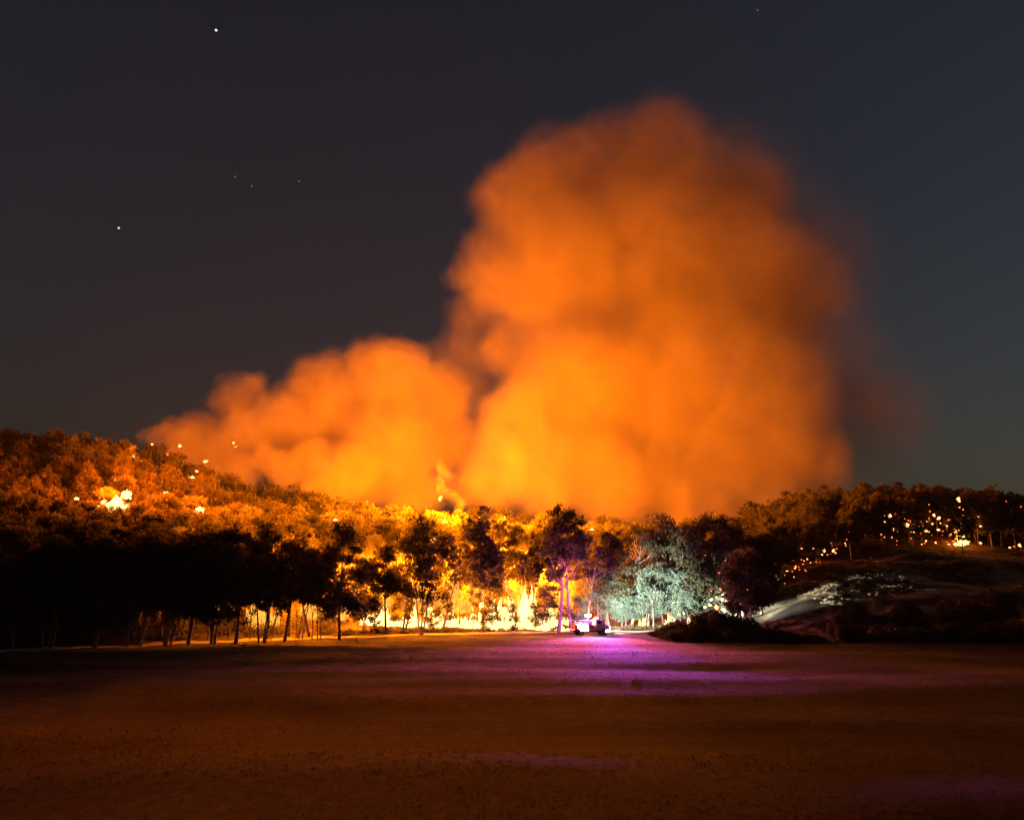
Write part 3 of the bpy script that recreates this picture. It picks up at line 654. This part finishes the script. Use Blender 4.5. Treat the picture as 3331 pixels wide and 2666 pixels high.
for i in range(46):
    px, py = er.uniform(2850, 3190), er.uniform(1660, 1772)
    if (px - 3020) / 170 * 1.0 + (1772 - py) / 112 > 1.35 or er.random() < .2: continue
    hp = hit(px, py); Y = min(hp[1], float(forest_start(hp[0] / hp[1])) + 2.0) - .3; put_ember(px, py, Y, er.choice([1.1, 1.5, 1.9]), 'glowing ember on the burnt trunks along the ember ridge', 'embers along the ember ridge', er.randrange(6))
for i in range(34):
    t = er.random(); px = 2440 + 340 * t; py = 1962 - 200 * t - abs(er.gauss(0, 26))
    hp = hit(px, py); Y = min(hp[1], float(forest_start(hp[0] / hp[1])) + 2.0) - .3; put_ember(px, py, Y, er.choice([1.0, 1.4, 1.8]), 'glowing ember on the burnt trunks along the ember ridge', 'embers along the ember ridge', er.randrange(6))
for px, py, big in emb4:
    hp = hit(px, py); u = hp[0] / hp[1]; Y = min(hp[1], float(forest_start(min(u, .2)) if u < .25 else forest_start(u)) + 4)
    put_ember(px, py, Y, 5 if big else er.choice([1.8, 2.5, 3.2]), 'glowing ember among the trees behind the purple shrubs', 'embers behind the purple shrubs', er.randrange(5))
for px, py, Y, r in [(1410, 1757, 130, 7), (585, 1450, 238, 4), (765, 1452, 240, 4), (670, 1500, 228, 5), (390, 1500, 226, 5), (422, 1586, 206, 5), (495, 1445, 240, 3), (760, 1440, 236, 3), (545, 1478, 230, 3), (1432, 1620, 222, 4), (640, 1532, 222, 4)]:
    put_ember(px, py, Y, r, 'spark of fire caught in a crown above the main fire', 'sparks in the burning crowns', er.randrange(4))

# ------------------------------------------------------------------ fire truck
def truck():
    b = hit(1918, 2066); T = empty('fire_truck', b, R(14))
    tag(T, 'small fire truck with red and blue beacons working at the edge of the flames', 'fire truck')
    box('chassis', M['dark_metal'], T, (0, 0, .62), (5.3, .9, .22))
    # cab
    bm = bmesh.new(); prof = [(.75, .75), (2.75, .75), (2.78, 1.18), (2.62, 1.42), (1.95, 1.52), (1.45, 2.22), (.75, 2.24)]
    fs = []
    for y in (-.95, .95): fs.append(bm.faces.new([bm.verts.new((x, y * (1 - .08 * (z > 1.6)), z)) for x, z in prof]))
    va, vb = list(fs[0].verts), list(fs[1].verts)
    for i in range(len(prof)): j = (i + 1) % len(prof); bm.faces.new((va[i], va[j], vb[j], vb[i]))
    bmesh.ops.recalc_face_normals(bm, faces=bm.faces); bmesh.ops.bevel(bm, geom=bm.edges[:], offset=.05, segments=2, affect='EDGES')
    me = bpy.data.meshes.new('cab'); bm.to_mesh(me); bm.free(); me.materials.append(M['white_paint']); cab = link('cab', me, T)
    box('windscreen', M['glass'], cab, (1.73, 0, 1.87), (.03, 1.55, .72), .01, (0, R(-35.5), 0))
    for y in (-.94, .94):
        d = box('door', M['white_paint'], cab, (1.35, y, 1.18), (1.05, .04, .72), .02)
        box('handle', M['dark_metal'], d, (-.38, .03 * (1 if y > 0 else -1), .2), (.16, .03, .04), .008)
        box('side_window', M['glass'], cab, (1.22, y * .955, 1.86), (.72, .03, .46), .01)
        box('stripe', M['red_paint'], cab, (1.6, y * 1.012 + .018 * (1 if y > 0 else -1), 1.0), (2.0, .012, .16), 0)
        box('mirror', M['dark_metal'], cab, (1.85, y * 1.16, 1.72), (.08, .22, .3), .02)
    box('bumper', M['dark_metal'], T, (2.86, 0, .68), (.16, 1.95, .26), .04)
    mb = MB()
    for y in (-.6, 0, .6): mb.tube([(2.98, y, .6), (2.98, y, 1.25)], [.035, .035], 8)
    mb.tube([(2.98, -.85, 1.25), (2.98, .85, 1.25)], [.035, .035], 8); mb.build('bull_bar', M['alu'], T, None, True)
    box('grille', M['dark_metal'], T, (2.79, 0, 1.06), (.05, 1.1, .24), .01)
    for y in (-.74, .74): box('headlight', M['white_lens'], T, (2.80, y, 1.06), (.06, .3, .2), .02)
    for y in (-.8, .8): box('tail_lamp', M['red_lens'], T, (-2.68, y, .82), (.04, .2, .1), .01)
    # tray with lockers, tank, reel
    box('tray', M['alu'], T, (-.95, 0, .86), (3.3, 2.0, .14), .02)
    for y in (-.78, .78): box('locker', M['red_paint'], T, (-1.0, y, 1.2), (3.0, .42, .52), .03)
    box('water_tank', M['white_paint'], T, (-.75, 0, 1.45), (2.1, 1.05, 1.0), .12)
    mb = MB()
    for x in (-2.5, .55):
        mb.tube([(x, -.95, .9), (x, -.95, 2.1), (x, .95, 2.1), (x, .95, .9)], [.04] * 4, 8)
    for y in (-.95, .95): mb.tube([(-2.5, y, 2.1), (.55, y, 2.1)], [.03, .03], 8)
    mb.build('crew_rail', M['alu'], T, None, True)
    mb = MB(); mb.tube([(-2.1, -.4, 1.35), (-2.1, .4, 1.35)], [.34, .34], 18); rl = mb.build('hose_reel', M['hose'], T, None, True)
    for y in (-.42, .42):
        mb = MB(); mb.tube([(-2.1, y - .015, 1.35), (-2.1, y + .015, 1.35)], [.44, .44], 18); mb.build('reel_flange', M['alu'], rl)
    for x in (1.95, -1.55):
        for y in (-.86, .86):
            mb = MB(); mb.tube([(x, y - .14, .44), (x, y - .10, .44), (x, y + .10, .44), (x, y + .14, .44)], [.36, .44, .44, .36], 20)
            w = mb.build('wheel', M['tyre'], T, None, False)
            mb = MB(); yo = y + (.141 if y > 0 else -.141); mb.tube([(x, yo - .02, .44), (x, yo + .02, .44)], [.24, .22], 14); mb.build('rim', M['rim'], w)
    lb = box('light_bar', M['dark_metal'], T, (1.1, 0, 2.30), (.34, 1.4, .07), .02)
    for k, (y, m_) in enumerate([(-.5, 'blue_lens'), (.5, 'red_lens'), (-.17, 'red_lens'), (.17, 'blue_lens')]):
        box('beacon', M[m_], lb, (0, y, .10), (.26, .28, .14), .05)
    mast = MB(); mast.tube([(-.2, 0, 1.9), (-.2, 0, 2.75)], [.03, .03], 8); mo = mast.build('lamp_mast', M['alu'], T)
    box('work_lamp', M['white_lens'], mo, (-.2, -.05, 2.8), (.8, .14, .34), .03)
    for c0, sz in (((-1.3, -1.02, 1.26), (1.5, .06, .42)), ((-1.1, -1.03, .80), (1.2, .05, .12)), ((2.45, -1.0, .62), (.6, .06, .18))):
        box('scene_lamp', M['white_lens'], T, c0, sz, .02)
    def lamp(name, typ, loc, power, col, rot=None, size=.15, angle=None, blend=.6):
        L = bpy.data.lights.new(name, typ); L.energy = power; L.color = col; L.shadow_soft_size = size
        if angle: L.spot_size = R(angle); L.spot_blend = blend
        o = link(name, L, T, loc)
        if rot is not None:
            wd = Vector(rot) - Vector(b) - Matrix.Rotation(R(14), 3, 'Z') @ Vector(loc)
            o.rotation_euler = (Matrix.Rotation(R(-14), 3, 'Z') @ wd).to_track_quat('-Z', 'Y').to_euler()
        return o
    # light leaving the lamps of the truck
    lamp('headlight_beam', 'SPOT', (3.1, 0, 1.1), 115000, (.97, 1, .88), hit(2230, 2000) + [0, 0, 2.0], .2, 66, .7)
    lamp('work_lamp_beam', 'SPOT', (-.2, -.25, 2.95), 80000, (1, .96, .85), hit(2050, 2052), .2, 80, .8)
    lamp('slope_beam', 'SPOT', (3.1, .3, 1.15), 600000, (1, .95, .82), hit(2750, 1930), .1, 26, .8)
    lamp('blue_flash', 'POINT', (1.1, -.5, 2.75), 7000, (.20, .05, 1.0))
    lamp('red_flash', 'POINT', (1.1, .5, 2.75), 5500, (1.0, .05, .30))
    # two spots added beside the beacons to tint the paddock blue and red
    lamp('added_blue_fill', 'SPOT', (1.1, -.6, 2.8), 170000, (.17, .06, 1.0), hit(2720, 2600) + [0, 0, .6], .1, 15.0, 1.0)
    lamp('added_red_fill', 'SPOT', (1.1, -.4, 2.8), 190000, (1.0, .10, .35), hit(1900, 2500), .1, 58, 1.0)
truck()

# ------------------------------------------------------------------ smoke
def hull(name, blobs, Y0, vox, mat, parent, seed, amp=1.0, freq=.05, zmin=None):
    """blobs in 2156-px picture units: (x, y, r, dy) -> one lumpy closed skin"""
    bm = bmesh.new(); k = 1.545
    for x, y, r, dy in blobs:
        Y = Y0 + dy; c0 = pt(x * k, y * k, Y); rm = r * k * mpp(Y)
        bmesh.ops.create_icosphere(bm, subdivisions=3, radius=rm, matrix=Matrix.Translation(Vector(c0)))
    me = bpy.data.meshes.new(name); bm.to_mesh(me); bm.free()
    o = bpy.data.objects.new('tmp', me); COL.objects.link(o)
    m = o.modifiers.new('r', 'REMESH'); m.mode = 'VOXEL'; m.voxel_size = vox
    m = o.modifiers.new('s', 'SMOOTH'); m.factor = .6; m.iterations = 6
    dg = bpy.context.evaluated_depsgraph_get(); me2 = bpy.data.meshes.new_from_object(o.evaluated_get(dg))
    bpy.data.objects.remove(o); bpy.data.meshes.remove(me)
    n = len(me2.vertices); co = np.empty(3 * n, np.float32); me2.vertices.foreach_get('co', co); co = co.reshape(-1, 3)
    no = np.empty(3 * n, np.float32); me2.vertices.foreach_get('normal', no); no = no.reshape(-1, 3)
    off = Vector((seed * 13.1, seed * 7.7, seed * 3.3))
    for i in range(n):
        p = Vector(co[i]) * freq + off
        d = 1 - abs(mnoise.noise(p)) * 2.2 + .5 * (1 - abs(mnoise.noise(p * 2.3)) * 2.2) + .25 * (1 - abs(mnoise.noise(p * 5.1)) * 2.2)
        co[i] += no[i] * amp * (d - .55)
    me2.vertices.foreach_set('co', co.ravel()); me2.update(); me2.name = name; me2.materials.clear(); me2.materials.append(mat)
    me2.polygons.foreach_set('use_smooth', [True] * len(me2.polygons))
    return link(name, me2, parent)
SM = (.92, .84, .72)
def plume(name, label, blobs, Y0, density, soft=(1.05, .45), warp=9.0, wscale=.030, vox=3.5, seed=1, grow=1.12, step=.9):
    """one body of smoke: a lumpy closed skin round soft, warped puffs of smoke"""
    mt, nt, nd, ln, b = nodes(name + '_body'); nd.remove(b)
    ge = nd.new('ShaderNodeNewGeometry')
    def nz(sc, det, amp):
        mp = nd.new('ShaderNodeVectorMath'); mp.operation = 'ADD'; mp.inputs[1].default_value = (seed * 31.0, seed * 17.0, seed * 9.0); ln.new(ge.outputs['Position'], mp.inputs[0])
        n = nd.new('ShaderNodeTexNoise'); n.inputs['Scale'].default_value = sc; n.inputs['Detail'].default_value = det; n.inputs['Roughness'].default_value = .62
        ln.new(mp.outputs[0], n.inputs['Vector'])
        a_ = nd.new('ShaderNodeVectorMath'); a_.operation = 'MULTIPLY_ADD'; a_.inputs[1].default_value = (amp,) * 3; a_.inputs[2].default_value = (-amp / 2,) * 3
        ln.new(n.outputs['Color'], a_.inputs[0]); return a_.outputs[0]
    ad = nd.new('ShaderNodeVectorMath'); ad.operation = 'ADD'; ln.new(ge.outputs['Position'], ad.inputs[0]); ln.new(nz(wscale, 4, warp * 3.4), ad.inputs[1])
    prev = None; k = 1.545
    for x, y, r, dy in blobs:
        Y = Y0 + dy; c0 = pt(x * k, y * k, Y); rm = r * k * mpp(Y)
        d = nd.new('ShaderNodeVectorMath'); d.operation = 'DISTANCE'; ln.new(ad.outputs[0], d.inputs[0]); d.inputs[1].default_value = tuple(c0)
        q = nd.new('ShaderNodeMath'); q.operation = 'DIVIDE'; ln.new(d.outputs['Value'], q.inputs[0]); q.inputs[1].default_value = rm
        if prev is None: prev = q.outputs[0]
        else:
            sm = nd.new('ShaderNodeMath'); sm.operation = 'SMOOTH_MIN'; sm.inputs[2].default_value = .12
            ln.new(prev, sm.inputs[0]); ln.new(q.outputs[0], sm.inputs[1]); prev = sm.outputs[0]
    mr = nd.new('ShaderNodeMapRange'); mr.interpolation_type = 'SMOOTHSTEP'; ln.new(prev, mr.inputs[0])
    mr.inputs[1].default_value = soft[1]; mr.inputs[2].default_value = soft[0]; mr.inputs[3].default_value = density; mr.inputs[4].default_value = 0
    n2 = nd.new('ShaderNodeTexNoise'); n2.inputs['Scale'].default_value = wscale * 2.6; n2.inputs['Detail'].default_value = 3; n2.inputs['Distortion'].default_value = .7; ln.new(ad.outputs[0], n2.inputs['Vector'])
    m2 = nd.new('ShaderNodeMapRange'); m2.inputs[1].default_value = .36; m2.inputs[2].default_value = .64; m2.inputs[3].default_value = .55; m2.inputs[4].default_value = 1.4; ln.new(n2.outputs['Fac'], m2.inputs[0])
    dm = nd.new('ShaderNodeMath'); dm.operation = 'MULTIPLY'; ln.new(mr.outputs[0], dm.inputs[0]); ln.new(m2.outputs[0], dm.inputs[1])
    v = nd.new('ShaderNodeVolumePrincipled'); v.inputs['Color'].default_value = (*SM, 1); v.inputs['Anisotropy'].default_value = 0
    ln.new(dm.outputs[0], v.inputs['Density']); ln.new(v.outputs[0], nd['Material Output'].inputs['Volume'])
    mt.cycles.volume_step_rate = step; mt.cycles.volume_sampling = 'MULTIPLE_IMPORTANCE'
    o = hull(name, [(x, y, r * grow, dy) for x, y, r, dy in blobs], Y0, vox, mt, None, seed, warp * .5, .05)
    return tag(o, label, 'smoke', 'smoke rising from the bushfire')
main = [(1180,560,215,0),(1330,520,245,10),(1480,600,250,20),(1420,800,300,20),(1230,800,190,0),(1150,940,115,-8),(1085,1010,60,-12),(1060,985,100,-15),(1110,890,110,-8),(1010,1000,60,-5),(1150,1045,70,-12),(1300,1050,85,-8),(1450,1050,95,0),(1010,1050,50,-5),(958,1030,50,0),(1560,1010,130,10),(1690,980,120,20),(1085,455,125,0),(1075,735,85,8),(1175,400,145,4),(1265,350,115,6),(1560,430,130,20),(1500,850,265,20),(1370,400,190,10),(1150,460,150,0),(1040,575,115,0),(1260,400,130,5),(1600,640,200,25),(1590,900,175,15),(1250,985,130,0),(1400,1000,150,10)]
plume('smoke_column', 'towering orange-lit column of dense smoke above the forest', main, 285, .055, (1.06, .42), 7, .032, 3.5, 2, 1.12, .75)
veil = [(1400,330,150,15),(1480,480,270,20),(1600,600,270,30),(1660,800,250,35),(1660,930,200,35),(1790,880,190,40),(1200,480,200,15),(960,800,120,0),(985,920,120,0),(1000,700,90,5)]
plume('smoke_veil', 'faint grey-brown veil of smoke trailing behind the column', veil, 300, .022, (1.05, .1), 10, .02, 5, 3)
bank = [(820,800,112,0),(700,850,118,5),(505,845,68,0),(600,905,105,0),(900,840,106,10),(420,930,80,0),(355,910,42,0),(820,950,135,0),(945,930,75,12),(760,1000,90,-5),(335,925,42,-14),(400,955,72,-14),(470,965,72,-12),(520,930,80,-8),(880,1045,60,-5),(530,990,48,-16),(470,1000,40,-16)]
plume('smoke_bank', 'lower bank of smoke drifting off the burning hillside', bank, 285, .070, (1.0, .55), 5, .05, 2.6, 6, 1.12, .75)
puff = [(560,970,45,0),(600,990,52,0),(660,965,62,5),(740,990,72,5),(690,1015,70,0)]
plume('smoke_puff', 'bright rounded puff of smoke before the low smoke bank', puff, 268, .10, (1.0, .5), 4, .07, 2.0, 7)
plume('smoke_wisp', 'thin bright wisp of smoke beside the root of the column', [(966,1062,18,0),(955,1046,19,0),(945,1030,20,0),(936,1014,20,0),(929,998,18,0),(924,984,15,0),(930,1022,14,2)], 250, .12, (1.05, .0), 3.2, .16, 1.0, 8)
plume('ground_smoke', 'luminous smoke hanging among the trunks above the flames', [(660,1250,40,0),(720,1220,60,0),(800,1220,75,5),(880,1215,80,8),(960,1215,80,8),(1040,1210,85,8),(1120,1215,75,8),(1180,1240,50,5)], 152, .055, (1.05, .3), 3, .08, 2.2, 9, 1.12, 1.0)

# thin smoky air over the whole valley
def haze():
    bm = bmesh.new(); bmesh.ops.create_cube(bm, size=1)
    for v in bm.verts: v.co = Vector((v.co.x * 1560, 370 + v.co.y * 1100, 98 + v.co.z * 216))
    me = bpy.data.meshes.new('haze'); bm.to_mesh(me); bm.free(); me.materials.append(mat_volume('smoky_air', .000022, (.85, .83, .80)))
    tag(link('haze', me), kind='stuff')
haze()

# ------------------------------------------------------------------ grass tufts on the paddock
def tufts():
    rng = np.random.default_rng(4); n = 80000
    Y = 17 + (118 - 17) * rng.uniform(0, 1, n) ** 2.0; u = rng.uniform(-.66, .66, n); X = u * Y
    ok = Y < yedge(u) - .3; X, Y = X[ok], Y[ok]; n = len(X)
    Z = ground(X, Y)
    h = rng.uniform(.02, .055, n) * (1 + Y / 200); w = rng.uniform(.006, .014, n) * (1 + Y / 22); a_ = rng.uniform(0, 6.28, n)
    B = np.stack([X, Y, Z - .012], 1); s_ = np.stack([np.cos(a_) * w, np.sin(a_) * w, 0 * w], 1); T = B + np.stack([rng.normal(size=n) * .07, rng.normal(size=n) * .07, h], 1)
    v = np.stack([B - s_, B + s_, T], 1).reshape(-1, 3).astype(np.float32)
    me = bpy.data.meshes.new('grass'); me.vertices.add(3 * n); me.vertices.foreach_set('co', v.ravel()); me.loops.add(3 * n); me.loops.foreach_set('vertex_index', np.arange(3 * n, dtype=np.int32))
    me.polygons.add(n); me.polygons.foreach_set('loop_start', np.arange(0, 3 * n, 3, dtype=np.int32)); me.polygons.foreach_set('loop_total', np.full(n, 3, dtype=np.int32))
    me.update(calc_edges=True); me.materials.append(mat_leaf('dry_grass', (.13, .105, .055), (.27, .22, .13), .65, drift=True))
    tag(link('grass', me), kind='stuff')
tufts()

# ------------------------------------------------------------------ stars
def star(px, py, r, m, lab, grp=None):
    bm = bmesh.new(); bmesh.ops.create_icosphere(bm, subdivisions=2, radius=1); me = bpy.data.meshes.new('star'); bm.to_mesh(me); bm.free(); me.materials.append(M[m])
    o = link('star', me, None, pt(px, py, 6000)); s = r * mpp(6000); o.scale = (s, s, s); tag(o, lab, 'star', grp)
k = 1.545
star(455 * k, 64 * k, 4.6, 'star', 'brightest white star alone high above the low smoke bank')
star(250 * k, 480 * k, 3.4, 'star', 'second brightest star above the burning hillside')
for x, y in [(495, 372), (530, 392), (630, 382), (1595, 22)]:
    star(x * k, y * k, 2.6, 'star_faint', 'faint tiny star barely showing in the dark sky', 'faint stars')
